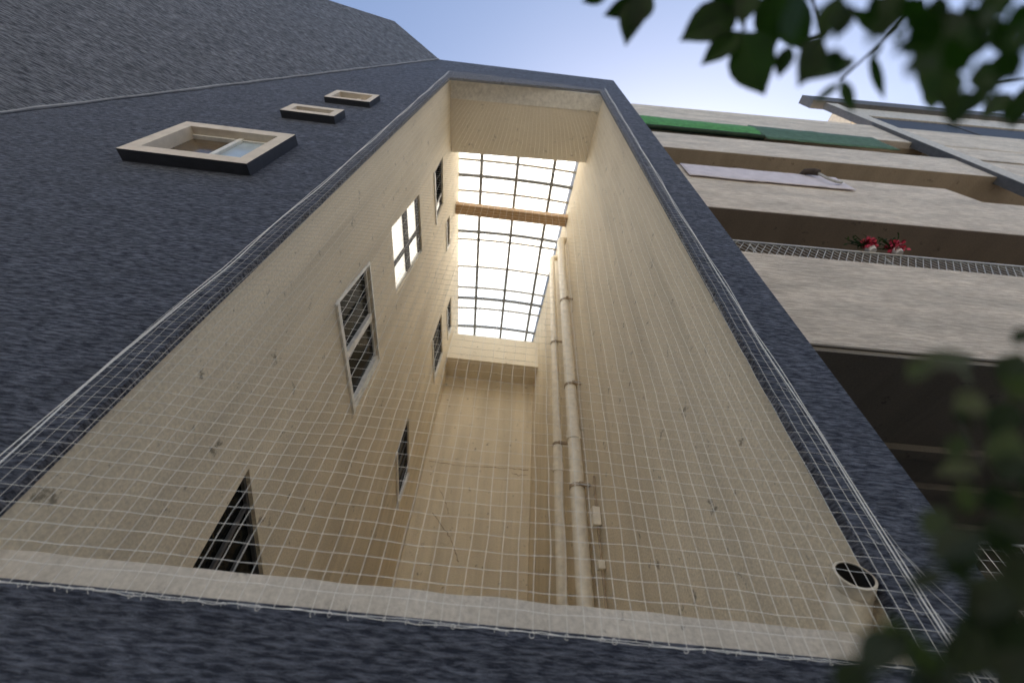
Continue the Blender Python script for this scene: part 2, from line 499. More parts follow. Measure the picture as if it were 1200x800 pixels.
# light well windows
def lerp2(c, s, t):
    a = (c[0][0] + (c[1][0] - c[0][0]) * s, c[0][1] + (c[1][1] - c[0][1]) * s)
    b_ = (c[3][0] + (c[2][0] - c[3][0]) * s, c[3][1] + (c[2][1] - c[3][1]) * s)
    return (a[0] + (b_[0] - a[0]) * t, a[1] + (b_[1] - a[1]) * t)
def rect(c, s0, s1, t0, t1): return [lerp2(c, s, t) for s, t in ((s0, t0), (s1, t0), (s1, t1), (s0, t1))]
def slab(mb, q, xa, xb): mb.prism([(xa, y, z) for y, z in q], (xb - xa, 0, 0)); return mb
for nm, c in LW.items():
    fm = MB(); e = .032; ef = .032
    fm_x0, fm_x1 = XW - .075, XW - .03
    dark = nm in ('w_t1', 'w_t2', 'w_t3', 'w_t4')
    for q in (rect(c, 0, e, 0, 1), rect(c, 1 - e, 1, 0, 1), rect(c, e, 1 - e, 0, ef), rect(c, e, 1 - e, 1 - ef, 1)):
        slab(fm, q, fm_x0, fm_x1)
    W = fm.build('window', M['frame'] if nm not in ('w_1', 'w_2') else M['white'], H)
    # outer architrave and sill, proud of the wall
    if nm not in ('w_2',):
        si = MB(); a, b_ = c[0], c[1]
        si.prism([(XW - .08, a[0] - .03, a[1] - .055), (XW - .08, b_[0] + .03, b_[1] - .055), (XW - .08, b_[0] + .03, b_[1]), (XW - .08, a[0] - .03, a[1])], (.105, 0, 0))
        si.build('sill', M['white'], W)
    if nm == 'w_1':
        ar = MB()
        for q in (rect(c, -.025, 0, -.02, 1.03), rect(c, 1.0, 1.025, -.02, 1.03), rect(c, 0, 1, 1.0, 1.03)):
            slab(ar, q, XW - .001, XW + .012)
        ar.build('architrave', M['white'], W)
    if nm == 'w_1':
        slab(MB(), rect(c, .47, .53, ef, 1 - ef), XW - .07, XW - .015).build('mullion', M['white'], W)
        slab(MB(), rect(c, .955, 1.0, .0, 1), XW - .07, XW - .004).build('jamb', M['white'], W)
        slab(MB(), rect(c, e, .47, ef, 1 - ef), XW - .068, XW - .055).build('pane', M['glass'], W)
        slab(MB(), rect(c, .53, .955, ef, 1 - ef), XW - .062, XW - .05).build('pane', M['glass'], W)
        for k in (.25, .75): slab(MB(), rect(c, k - .006, k + .006, ef, 1 - ef), XW - .049, XW - .04).build('glazing_bar', M['frame'], W)
    elif nm == 'w_2':
        slab(MB(), rect(c, e, 1 - e, .44, .57), XW - .075, XW - .028).build('mid_rail', M['frame'], W)
        slab(MB(), rect(c, e, 1 - e, .92, 1.0), XW - .075, XW - .026).build('head_shade', M['frame'], W)  # dark slab painted in for the shade under the reveal head
        slab(MB(), rect(c, .56, .62, ef, .44), XW - .07, XW - .03).build('mullion', M['frame'], W)
        slab(MB(), rect(c, .56, .62, .57, .92), XW - .07, XW - .03).build('mullion', M['frame'], W)
        for s0, s1 in ((e, .56), (.62, 1 - e)):
            for t0, t1 in ((ef, .44), (.57, .92)):
                slab(MB(), rect(c, s0, s1, t0, t1), XW - .066, XW - .055).build('pane', M['glowpane'], W)
    elif nm == 'w_3':
        slab(MB(), rect(c, .80, 1 - e, ef, .8), XW - .066, XW - .055).build('pane', M['glowpane'], W)
        slab(MB(), rect(c, .76, .80, ef, 1 - ef), XW - .07, XW - .03).build('mullion', M['white'], W)
        lv = MB()
        for k in range(6):
            t = .04 + .90 * k / 6; a, b_ = lerp2(c, e, t), lerp2(c, .76, t); a2, b2 = lerp2(c, e, t + .13), lerp2(c, .76, t + .13)
            lv.face([(XW - .03, *a), (XW - .03, *b_), (XW - .065, *b2), (XW - .065, *a2)])
        lv.build('louvre', M['louvre'], W)
        slab(MB(), rect(c, e, 1 - e, .02, 1), XW - .085, XW - .075).build('pane', M['glass'], W)
    elif nm == 'w_tri':
        slab(MB(), rect(c, e, 1 - e, ef, 1 - ef), XW - .066, XW - .055).build('pane', M['glass'], W)
        for s in (.24, .47):
            slab(MB(), rect(c, s - .014, s + .014, ef, 1 - ef), XW - .05, XW - .03).build('window_bar', M['frame'], W)
    else:
        slab(MB(), rect(c, e, .97, ef, 1 - ef), XW - .066, XW - .055).build('pane', M['glass'], W)
        slab(MB(), rect(c, .97, 1.03, -.02, 1.02), XW - .03, XW + .01).build('jamb', M['white'], W)
        for k in range(1, 5): slab(MB(), rect(c, .2 * k - .012, .2 * k + .012, ef, 1 - ef), XW - .05, XW - .035).build('window_bar', M['frame'], W)
# pale strip: rough parapet behind the cladding at the foot of the opening
pl = MB()
ns = 60
for k in range(ns):
    xa, xb = XW + (xr(1.5) - XW) * k / ns, XW + (xr(1.5) - XW) * (k + 1) / ns
    za, zb = .398 + .006 * noise.noise((xa * 6, 0, 0)), .398 + .006 * noise.noise((xb * 6, 0, 0))
    pl.face([(xa, 1.5, FLO), (xb, 1.5, FLO), (xb, 1.5, zb), (xa, 1.5, za)])
    pl.face([(xa, 1.5, za), (xb, 1.5, zb), (xb, 1.62, zb), (xa, 1.62, za)])
    pl.face([(xa, 1.62, za), (xb, 1.62, zb), (xb, 1.62, FLO), (xa, 1.62, FLO)])
pl.build('parapet', M['ledge'], H)
fl = MB(); fl.face([(XW, Y0, FLO), (xr(Y0), Y0, FLO), (xr(YB), YB, FLO), (XW, YB, FLO)])
fl.build('light_well_floor', M['deck'], H)

# ------------------------------------------------------------------ pipes on the right wall
def drain_pipe(y, r, off, ztop_, label, clamps):
    x = xr(y) - off
    P = empty('drain_pipe', (x, y, FLO), label, 'pipe', 'pipes in the light well')
    MB().tube([(x, y, FLO), (x, y, ztop_), (x + .02, y + .02, ztop_ + .12), (x + off * 1.0, y + .05, ztop_ + .2)], r, 20, False).build('pipe_body', M['pipe'], P, True)
    for z in clamps:
        c = MB(); c.tube([(x, y, z - .022), (x, y, z + .022)], r + .008, 20)
        c.bar((x, y - r * 1.05, z), (xr(y) + .0, y - r * 1.05, z), .03, .04); c.bar((x + r * .3, y - r * 1.5, z), (x + r * .3, y - r * .7, z), .05, .03)
        c.build('pipe_clamp', M['clamp'], P)
    for z in [3.2]:
        MB().tube([(x, y, z - .07), (x, y, z + .07)], r + .012, 20).build('pipe_socket', M['pipe'], P, True)
    return P
drain_pipe(4.5, .089, .14, 8.75, 'thick cream drain pipe, nearer and right of the thin one', [2.45, 4.1, 6.3])
drain_pipe(5.35, .072, .16, 9.35, 'thin cream pipe running up behind the thick one', [3.6, 6.0])
# thin conduit with a junction box, right of the thick pipe
cx_, cy_ = xr(4.2) - .03, 4.2
C = empty('conduit', (cx_, cy_, FLO), 'thin dark conduit with small junction boxes beside the thick pipe', 'conduit')
MB().tube([(cx_, cy_, FLO), (cx_, cy_, 2.35), (cx_ + .012, cy_, 2.45)], .014, 8).build('conduit_tube', M['clamp'], C, True)
MB().box(cx_ - .06, cx_ + .025, cy_ - .06, cy_ + .06, 1.86, 2.06).build('junction_box', M['pipe'], C, bevel=.008)
MB().box(cx_ - .045, cx_ + .025, cy_ - .04, cy_ + .04, 1.44, 1.52).build('junction_box', M['pipe'], C, bevel=.008)

# open-ended vent elbow at the lower right corner
axis = Vector((-.16, -.88, .44)).normalized()
mouth = Vector((1.325, 1.425, .555))
B0 = mouth - axis * .12 
V = empty('vent_pipe', (B0.x - .03, B0.y + .03, FLO), 'short cream vent elbow with dark open mouth by right corner', 'vent')
P0, P1, P2 = Vector((B0.x - .035, B0.y + .05, .28)), Vector((B0.x - .035, B0.y + .05, .44)), mouth - axis * .06
path = [Vector((P0.x, P0.y, FLO))] + [P0 * (1 - t) ** 2 + P1 * 2 * t * (1 - t) + P2 * t * t for t in [k / 9 for k in range(10)]] + [mouth]
v = MB(); v.tube(path, [.066] * 8 + [.064, .063, .062, .062], 28, False)
v.tube([mouth - axis * .05, mouth - axis * .04], .065, 28, False)
n_ = 28
s_ = axis.cross(Vector((0, 0, 1))).normalized(); t_ = s_.cross(axis)
ring = lambda r, d: [mouth + axis * d + (s_ * math.cos(2 * math.pi * k / n_) + t_ * math.sin(2 * math.pi * k / n_)) * r for k in range(n_)]
r1, r2 = ring(.062, 0), ring(.054, .002)
for k in range(n_): v.face([r1[k], r1[(k + 1) % n_], r2[(k + 1) % n_], r2[k]])
v.build('elbow', M['vent'], V, True)
d = MB(); d.tube([mouth - axis * .10, mouth - axis * .003], .0545, 28, False); d.face(ring(.054, -.10)); d.build('pipe_bore', M['dark'], V, True)  # near-black inner tube: shade inside the mouth put into its colour

# ------------------------------------------------------------------ bird net over the opening
NX0, NX1, NZ0, NZ1 = -1.69, 1.50, .283, 9.05
B = empty('bird_net', (0, 1.36, NZ0), 'white square mesh bird net stretched over the tall opening', 'net')
def nd(x, z):
    for lim in (-1.575, 1.395):             # the margin on the stucco narrows with height
        if (x - lim) * lim > 0: x = lim + (x - lim) * (1 - .62 * min(1, z / 3.5))
    a = noise.noise((x * 1.7, z * .8, 3.1)); c = noise.noise((x * 1.3 + 9, z * 1.1, 7.7)); e = noise.noise((x * 9, z * 7, 1.7))
    return Vector((x + .022 * a + .006 * e, 1.365 - .012 * abs(c) - (.006 if abs(x) < 1.4 else 0), z + .022 * c * min(1, (z - .28) * 3) + .005 * e))
CELL = .0515
def strand(mb, pts, r):
    pts = [Vector(p) for p in pts]; rings = []; r0 = r
    for i, p in enumerate(pts):
        dd = (pts[min(i + 1, len(pts) - 1)] - pts[max(i - 1, 0)]).normalized()
        s = dd.cross(Vector((0, 1, 0))).normalized(); t = s.cross(dd)
        r = r0 * max(.68, 1.12 - .09 * p.z)
        rings.append([p + s * r, p - s * r * .5 + t * r * .87, p - s * r * .5 - t * r * .87])
    for a, b_ in zip(rings, rings[1:]):
        for k in range(3):
            j = (k + 1) % 3; i0 = len(mb.v)
            mb.v += [a[k], a[j], b_[j], b_[k]]; mb.f.append([i0, i0 + 1, i0 + 2, i0 + 3]); mb.uv.append([(0, 0)] * 4)
nm_ = MB()
xs = [NX0 + CELL * k for k in range(int((NX1 - NX0) / CELL) + 1)]
zs_ = [NZ0 + CELL * k for k in range(int((NZ1 - NZ0) / CELL) + 1)]
for x in xs:
    r = .00095
    strand(nm_, [nd(x, NZ0 + (NZ1 - NZ0) * k / 150) for k in range(151)], r)
for z in zs_:
    strand(nm_, [nd(NX0 + (NX1 - NX0) * k / 68, z) for k in range(69)], .00082)
for x in xs:                                # knots
    for z in zs_:
        if z > 2.6: break
        p = nd(x, z); r = .0021
        c = [p + Vector(q) * r for q in ((1, 0, 0), (0, 0, 1), (-1, 0, 0), (0, 0, -1))]
        i0 = len(nm_.v); nm_.v += c + [p + Vector((0, -r, 0))]
        for k in range(4): nm_.f.append([i0 + k, i0 + (k + 1) % 4, i0 + 4]); nm_.uv.append([(0, 0)] * 3)
def fastbuild(mb, name, material, parent):
    me = bpy.data.meshes.new(name); me.from_pydata([tuple(p) for p in mb.v], [], mb.f); me.materials.append(material)
    o = bpy.data.objects.new(name, me); col.objects.link(o)
    if parent: o.parent = parent; o.matrix_parent_inverse = parent_inv(parent)
    return o
fastbuild(nm_, 'mesh', M['net'], B)
def rope(pts, r, name='border_rope'):
    return MB().tube(pts, r, 6).build(name, M['rope'], B, True)
rope([(-1.655 + .05 * min(1, k / 22) + .008 * math.sin(k * .7) + .01 * noise.noise((k * .3, 0, 0)), 1.352, .22 + (8.95 - .22) * k / 60) for k in range(61)], .003)
rope([(-1.675 + .055 * min(1, k / 22) + .010 * noise.noise((k * .4, 5, 0)), 1.356, .22 + (8.95 - .22) * k / 60) for k in range(61)], .0022)
rope([(1.455 - .04 * min(1, k / 22) + .018 * noise.noise((k * .25, 2, 0)), 1.352, .2 + (9.2 - .2) * k / 60) for k in range(61)], .003)
rope([(1.475 - .045 * min(1, k / 22) + .016 * noise.noise((k * .31, 8, 0)), 1.356, .2 + (9.2 - .2) * k / 60) for k in range(61)], .0022)
pts = []
for k in range(400):
    x = -1.75 + 3.3 * k / 399
    pts.append((x, 1.366 + .003 * noise.noise((x * 20, 3, 0)), NZ0 + .005 * noise.noise((x * 17, 0, 0)) + .006 * noise.noise((x * 3, 0, 0))))
rope(pts, .0012)
lp = MB()                                   # lashing loops along the foot of the net
for x in xs:
    if random.random() < .85:
        c = Vector((x + random.uniform(-.012, .012), 1.366, NZ0 - random.uniform(0, .006))); R_ = random.uniform(.003, .0075)
        lp.tube([c + Vector((R_ * math.cos(a), .004 * math.sin(a * 2), R_ * math.sin(a))) for a in [k * math.pi / 5 for k in range(random.randint(7, 11))]], .0011, 4, False)
fastbuild(lp, 'lashing_loop', M['rope'], B)['kind'] = 'stuff'
lash = MB()                                 # lashing thread zig-zags to the side ropes
for sx, xa, xb in ((-1, -1.61, -1.59), (1, 1.42, 1.405)):
    z = .25
    while z < 8.6:
        lash.bar((xa, 1.352, z), (xb, 1.372, z + .03 + random.uniform(-.02, .03)), .0011)
        z += random.uniform(.12, .4)
for k in range(9):                         # gathered strands spreading over the stucco at the lower right
    z0 = random.uniform(.25, .75)
    lash.bar((1.47 + random.uniform(-.01, .02), 1.354, z0), (1.52 + random.uniform(0, .11), 1.385, z0 - random.uniform(.1, .25)), .0012)
fastbuild(lash, 'lashing_thread', M['rope'], B)['kind'] = 'stuff'

# ------------------------------------------------------------------ neighbouring building with balconies
YN = 2.1
RZ = -math.radians(1.6)
NB = empty('balcony_block', (2.35, YN, GROUND), 'pale apartment block with deep balconies right of the grey building', 'building')
X0, X1 = 2.35, 24.0
def rp(x, y, z):                            # the block is turned slightly towards the viewer
    d = Vector((x - X0, y - YN, 0)); c, s = math.cos(RZ), math.sin(RZ)
    return Vector((X0 + d.x * c - d.y * s, YN + d.x * s + d.y * c, z))
def rbox(mb, x0, x1, y0, y1, z0, z1):
    a = [rp(x0, y0, z0), rp(x1, y0, z0), rp(x1, y1, z0), rp(x0, y1, z0), rp(x0, y0, z1), rp(x1, y0, z1), rp(x1, y1, z1), rp(x0, y1, z1)]
    for q in ((0, 3, 2, 1), (4, 5, 6, 7), (0, 1, 5, 4), (1, 2, 6, 5), (2, 3, 7, 6), (3, 0, 4, 7)):
        mb.face([a[k] for k in q])
    return mb
bal = [  # z of the front bottom edge, parapet top
    (2.735, 4.36), (5.66, 7.46), (8.52, 9.62)]
for n_b, (zb, zt) in enumerate(bal):
    q = MB()
    if n_b == 1:                            # this parapet steps down towards the bay
        q.prism([rp(X0, YN, zb), rp(X1, YN, zb), rp(X1, YN, 6.93), rp(7.72, YN, 6.93), rp(7.5, YN, zt), rp(X0, YN, zt)], rp(0, .14, 0) - rp(0, 0, 0))
    else: rbox(q, X0, X1, YN, YN + .14, zb, zt)
    po = q.build('balcony_parapet', M['parapet'], NB)
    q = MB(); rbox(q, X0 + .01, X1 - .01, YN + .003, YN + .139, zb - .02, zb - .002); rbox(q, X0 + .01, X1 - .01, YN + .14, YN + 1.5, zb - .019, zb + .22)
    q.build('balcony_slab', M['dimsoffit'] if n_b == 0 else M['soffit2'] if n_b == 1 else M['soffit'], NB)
q = MB(); rbox(q, X0, X1, YN + .02, YN + .16, 10.9, 12.5); q.build('roof_parapet', M['parapet'], NB)
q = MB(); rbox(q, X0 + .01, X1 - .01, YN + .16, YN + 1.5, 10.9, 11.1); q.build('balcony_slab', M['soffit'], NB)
q = MB(); rbox(q, X0, X1, YN + 1.5, YN + 9, 2.735, 12.3); q.build('main_wall', M['parapet'], NB)
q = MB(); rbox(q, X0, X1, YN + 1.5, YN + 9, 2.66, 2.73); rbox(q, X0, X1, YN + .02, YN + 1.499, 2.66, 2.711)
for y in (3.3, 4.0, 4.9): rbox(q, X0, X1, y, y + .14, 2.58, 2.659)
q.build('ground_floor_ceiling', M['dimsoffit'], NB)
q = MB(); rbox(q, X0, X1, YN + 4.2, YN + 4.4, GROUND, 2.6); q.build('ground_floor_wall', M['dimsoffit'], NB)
# doors at the back of the balconies
for zb, zt in bal:
    for x in (3.4, 6.6, 9.8, 13.0):
        q = MB(); rbox(q, x, x + 1.6, YN + 1.47, YN + 1.497, zb + .25, zb + 2.35); d_ = q.build('balcony_door', M['white'], NB)
        q = MB(); rbox(q, x + .1, x + 1.5, YN + 1.46, YN + 1.469, zb + .35, zb + 2.25); q.build('pane', M['glass'], d_)
# projecting bay with a frame of plaster: column, top beam, recessed glass
q = MB(); rbox(q, 9.35, 9.72, YN - .06, YN + .12, 2.9, 14.95); q.build('bay_column', M['framepale'], NB)
q = MB(); rbox(q, 9.325, 9.349, YN - .055, YN + .12, 2.9, 14.95); q.build('column_side', M['frame'], NB)
q = MB(); rbox(q, 8.95, 24, YN - .10, YN + .14, 15.0, 15.75); q.build('bay_beam', M['frame'], NB)
q = MB(); rbox(q, 9.721, 24, YN + .02, YN + .5, 13.9, 14.99); q.build('bay_lintel', M['framepale'], NB)
q = MB(); rbox(q, 9.721, 24, YN + .06, YN + .12, 11.15, 13.89)
bg = q.build('bay_window', M['darkside'], NB)
q = MB(); rbox(q, 9.721, 24, YN + .03, YN + .3, 9.9, 11.14); q.build('bay_spandrel', M['parapet'], NB)
for x in (12.5, 15.0, 17.5): 
    q = MB(); rbox(q, x, x + .06, YN + .04, YN + .058, 11.16, 13.88); q.build('mullion', M['frame'], bg)
# expanded-mesh railing on the lowest parapet
R0 = empty('mesh_railing', rp(X0, YN + .05, 4.36), 'strip of wire mesh railing on lowest balcony parapet', 'railing')
q = MB(); zr0, zr1 = 4.36, 4.72
q.bar(rp(X0, YN + .05, zr1), rp(X1, YN + .05, zr1), .03); q.build('top_rail', M['rail'], R0)
q = MB(); x = X0
while x < 14:
    for s in (1, -1):
        q.bar(rp(x, YN + .05, zr0), rp(x + s * .25, YN + .05, zr1), .0075)
    x += .095
fastbuild(q, 'wire_mesh', M['rail'], R0)
x = X0 + .6
while x < 14:
    MB().bar(rp(x, YN + .07, zr0), rp(x, YN + .07, zr1 - .015), .022).build('railing_post', M['rail'], R0); x += 1.7

# pots of red flowers on the railing
for k, (x, lab) in enumerate([(4.52, 'left of two white pots with red blooms on mesh railing'), (4.86, 'right of two white pots with red blooms on mesh railing')]):
    b0 = rp(x, YN + .02, zr1 + .017)
    P = empty('flower_pot', b0, lab, 'flower pot', 'red flower pots on the railing')
    q = MB(); q.tube([b0, b0 + Vector((0, 0, .02)), b0 + Vector((0, 0, .075)), b0 + Vector((0, 0, .08))], [.04, .045, .055, .055], 14); q.build('pot', M['terracotta'], P, True)
    q = MB()
    for i in range(150):
        p = b0 + Vector((random.gauss(0, .042), random.gauss(-.035, .035), .045 + random.uniform(0, .14)))
        r = random.uniform(.014, .03); a = Vector((random.uniform(-1, 1), random.uniform(-1, 1), random.uniform(-1, 1))).normalized(); s = a.orthogonal().normalized(); t = a.cross(s)
        q.face([p + s * r, p + t * r, p - s * r, p - t * r])
    q.build('bloom', M['petal'], P)['kind'] = 'stuff'
    q = MB()
    for i in range(26):
        p = b0 + Vector((0, 0, .07)); e_ = b0 + Vector((random.gauss(-.05, .1), random.gauss(-.03, .05), .10 + random.uniform(.02, .16)))
        q.bar(p, e_, .008); s = Vector((random.uniform(-1, 1), random.uniform(-1, 1), .3)).normalized() * .03
        q.face([e_, e_ + s + Vector((0, 0, .02)), e_ + s * 1.8, e_ + s - Vector((0, 0, .02))])
    q.build('stem', M['leaf'], P)

# lilac sheet over the second parapet
q = MB(); nx, nz = 60, 8
def cz(i, j):
    x = 2.75 + 2.78 * i / nx; z = 7.475 - .62 * j / nz
    return rp(x, YN - .018 - .012 * abs(noise.noise((x * 2.5, z * .7, 0))) - .012 * j / nz, z - .03 * (j / nz) * noise.noise((x * 1.5, 4, 0)))
for i in range(nx):
    for j in range(nz): q.face([cz(i, j), cz(i + 1, j), cz(i + 1, j + 1), cz(i, j + 1)])
    q.face([cz(i, 0), cz(i + 1, 0), cz(i + 1, 0) + Vector((0, .17, .012)), cz(i, 0) + Vector((0, .17, .012))])
so = q.build('hanging_sheet', M['cloth'], None, True)
s_m = so.modifiers.new('thickness', 'SOLIDIFY'); s_m.thickness = .006
tag(so, 'pale lilac sheet hung over second balcony parapet', 'sheet')
# dark spout with a pale strap at the sheet's right end
sp0 = rp(5.05, YN - .03, 7.38)
SP = empty('water_spout', sp0, 'dark rusty spout with pale strap at right end of the sheet', 'spout')
q = MB(); q.tube([sp0 + Vector((-.12, .1, .13)), sp0 + Vector((-.08, -.03, .11)), sp0 + Vector((0, -.07, .03)), sp0 + Vector((.05, -.08, -.05))], [.05, .055, .055, .05], 12); q.build('spout_body', M['rust'], SP, True)
q = MB(); q.tube([sp0 + Vector((.05, -.07, -.05)), sp0 + Vector((.09, -.07, -.25)), sp0 + Vector((.2, -.06, -.36)), sp0 + Vector((.34, -.04, -.30))], .022, 8); q.build('strap', M['rail'], SP, True)

# green awning and shade cloth under the roof parapet
def sheetgrid(f, nx, nz):
    q = MB()
    for i in range(nx):
        for j in range(nz): q.face([f(i / nx, j / nz), f((i + 1) / nx, j / nz), f((i + 1) / nx, (j + 1) / nz), f(i / nx, (j + 1) / nz)])
    return q
AW = empty('awning', rp(2.7, YN, 9.7), 'bright green rolled awning with dark hem below roof parapet', 'awning')
def awn(u, v):
    x = 2.5 + 2.75 * u
    return rp(x, YN - .03 - .05 * math.sin(v * math.pi) - .02 * noise.noise((x * 2, v * 3, 0)), 10.88 - .05 * u - .92 * v - .05 * noise.noise((x, 3, 0)))
sheetgrid(awn, 40, 8).build('awning_cloth', M['green'], AW, True)
q = MB(); q.tube([awn(k / 20, 1) + Vector((0, .0, -.05)) for k in range(21)], .055, 10); q.build('roller_tube', M['darkgreen'], AW, True)
def strip(u, v):
    x = 5.26 + 2.95 * u
    return rp(x, YN - .03 - .02 * abs(noise.noise((x * 2, v, 5))), 10.85 - .12 * u - (1.15 - .15 * u) * v + .05 * noise.noise((x * .8, 2, 2)))
so = sheetgrid(strip, 40, 5).build('shade_cloth', M['greenback'], None, True)
so.modifiers.new('thickness', 'SOLIDIFY').thickness = .01
tag(so, 'faded green shade cloth strip right of the awning', 'shade cloth')

# small bird net at the foot of the neighbouring block
GN = empty('bird_net', rp(2.6, YN, GROUND), 'small white net in the dark gap below lowest balcony', 'net')
q = MB()
for k in range(50):
    x = 2.62 + .06 * k
    strand(q, [rp(x + .01 * noise.noise((x * 4, z_, 0)), YN, z_) for z_ in [-.9 + .13 * i for i in range(16)]], .0022)
for k in range(33):
    z_ = -.9 + .06 * k
    strand(q, [rp(2.62 + .2 * i, YN, z_ + .006 * noise.noise((i, k, 0))) for i in range(16)], .0012)
fastbuild(q, 'mesh', M['net'], GN)
for z_ in (1.06, -.93): MB().bar(rp(2.6, YN, z_), rp(5.7, YN, z_), .012).build('border_rope', M['rope'], GN)
for x in (2.6, 5.7): MB().bar(rp(x, YN, GROUND), rp(x, YN, 1.07), .05).build('net_post', M['frame'], GN)

# ------------------------------------------------------------------ tree whose branches hang into the view
T = empty('tree', (2.0, -1.5, GROUND), 'broad leaved tree with dark leafy branches hanging close in the foreground at right', 'tree')
trunk = [Vector((2.0, -1.5, GROUND)), Vector((1.95, -1.45, -.5)), Vector((1.85, -1.3, .5)), Vector((1.7, -1.1, 1.5)), Vector((1.55, -1.0, 2.3))]
MB().tube(trunk, [.13, .11, .095, .075, .05], 12).build('trunk', M['bark'], T, True)
def leaf(mb, base, tip, nrm, w, fold=.25, bend=.12):
    base, tip, nrm = Vector(base), Vector(tip), Vector(nrm)
    d = tip - base; L = d.length; d.normalize()
    s = d.cross(nrm).normalized(); n = s.cross(d).normalized()
    prof = [(0, .0), (.06, .16), (.18, .62), (.34, .95), (.5, 1), (.66, .84), (.8, .52), (.9, .24), (1, 0)]
    mid, lf, rt = [], [], []
    for t, ww in prof:
        p = base + d * (L * t) - n * (bend * L * t * t)
        mid.append(p)
        lf.append(p - s * w * .5 * ww + n * fold * w * .5 * ww); rt.append(p + s * w * .5 * ww + n * fold * w * .5 * ww)
    for k in range(len(prof) - 1):
        for e_ in (lf, rt):
            q = [mid[k], mid[k + 1], e_[k + 1], e_[k]]
            i0 = len(mb.v); mb.v += q; mb.f.append([i0, i0 + 1, i0 + 2, i0 + 3]); mb.uv.append([(0, 0)] * 4)
def rv(s=1): return Vector((random.uniform(-s, s), random.uniform(-s, s), random.uniform(-s, s)))
def branch(path, r0, r1):
    path = [Vector(p) for p in path]; q = []
    for a, b_ in zip(path, path[1:]):
        for k in range(5): q.append(a.lerp(b_, k / 5) + rv(.006))
    q.append(path[-1]); n = len(q)
    return MB().tube(q, [r0 + (r1 - r0) * k / (n - 1) for k in range(n)], 6).build('branch', M['bark'], T, True)

# upper branch: leaves read from the photograph, base pixel -> tip pixel, distance, width ratio
up_leaves = [
 (752, -12, 733, 52, .50, .40), (748, 2, 708, 18, .50, .42), (760, -14, 742, 28, .49, .5), (716, -14, 684, 3, .5, .4),
 (866, 10, 797, 47, .47, .52), (840, -20, 866, 24, .46, .6), (871, 36, 821, 76, .45, .50), (868, 36, 896, 112, .45, .56),
 (880, -14, 868, 30, .46, .5), (905, -20, 905, 60, .44, .55), (935, -16, 928, 50, .46, .55), (915, -5, 945, 60, .5, .5),
 (925, 52, 912, 92, .62, .75), (962, 40, 940, 98, .60, .62), (948, 95, 1008, 60, .62, .45), (985, 96, 953, 122, .60, .35), (986, 92, 1000, 132, .6, .35),
 (1020, 60, 1036, 118, .62, .25), (1035, 48, 1018, 76, .6, .25), (980, -6, 965, 48, .5, .6),
 (1050, -16, 1042, 38, .48, .7), (1100, -8, 1090, 50, .5, .6), (1118, 10, 1085, 80, .5, .6),
 (1110, 60, 1085, 110, .55, .6), (1098, 92, 1092, 130, .6, .55), (1130, 40, 1112, 100, .5, .6),
 (1160, 100, 1122, 138, .6, .5), (1185, 108, 1150, 140, .6, .5), (1196, 40, 1166, 92, .5, .5), (1175, -12, 1150, 30, .5, .6), (1215, 90, 1185, 150, .6, .5), (1160, 20, 1180, 66, .5, .5), (1000, 10, 1040, 45, .6, .35),
]
for bx, by, tx, ty in ((1000, 4, 978, 44), (1022, -8, 1036, 30), (1046, 8, 1022, 50), (1066, 20, 1098, 58), (1072, 40, 1040, 70), (1090, 30, 1076, 84), (1108, 44, 1132, 84),
        (1094, 66, 1062, 92), (1112, 78, 1100, 126), (1128, 6, 1150, 48), (1158, 34, 1136, 66), (1174, 56, 1196, 96), (1150, 70, 1166, 112), (1190, 4, 1208, 44),
        (1186, 84, 1150, 104), (1132, 104, 1118, 146), (1200, 110, 1176, 150), (1210, 60, 1192, 20), (966, 60, 990, 84), (1060, -6, 1076, 26), (1100, 6, 1078, 34), (1168, -4, 1140, 14)):
    up_leaves.append((bx, by, tx + random.uniform(-5, 5), ty + random.uniform(-5, 5), random.uniform(.34, .5), random.uniform(.55, .78)))
ub = branch([trunk[3], at(1330, -110, .75), at(1200, -40, .55), at(1080, -32, .52), at(950, -26, .48), at(872, -25, .47), at(760, -40, .5)], .02, .003)
q = MB()
view = lambda p: (-p).normalized()
for bx, by, tx, ty, d_, wr in up_leaves:
    d_ *= .58 if bx > 920 else .9
    a, b_ = at(bx, by, d_), at(tx, ty, d_ * random.uniform(.96, 1.05))
    leaf(q, a, b_, view((a + b_) / 2) + rv(.35), (b_ - a).length * wr * (.78 if bx > 920 else 1.0), random.uniform(.1, .3), random.uniform(0, .12))
for k in range(150):                         # thicket towards the right edge, close to the lens and soft
    t = random.random() ** .6
    px = 940 + 300 * t; py = random.uniform(-40, 15 + 150 * t * random.random() ** .6)
    if noise.noise((px * .022, py * .022, 4.2)) < -.02: continue
    d_ = random.uniform(.22, .36); a = at(px, py, d_); L = random.uniform(.007, .014)
    an = random.uniform(.6, 2.5); b_ = at(px + math.cos(an) * L / d_ * F_PX, py + math.sin(an) * L / d_ * F_PX, d_ * random.uniform(.95, 1.05))
    leaf(q, a, b_, view(a) + rv(.5), L * random.uniform(.4, .6), .2, .1)
fastbuild(q, 'foliage', M['leaf'], ub)
q = MB()
for a, b_ in (((950, -12, .48), (962, 40, .6)), ((1080, 0, .52), (1035, 48, .6)), ((1035, 48, .6), (985, 94, .6)), ((872, -25, .47), (872, 36, .45)), ((1200, 5, .55), (1160, 100, .6)), ((1080, 0, .52), (1098, 92, .6)), ((962, 40, .6), (925, 52, .62)), ((1160, 100, .6), (1215, 90, .6))):
    MB().tube([at(*a), at(*b_)], .0018, 5).build('twig', M['bark'], ub)
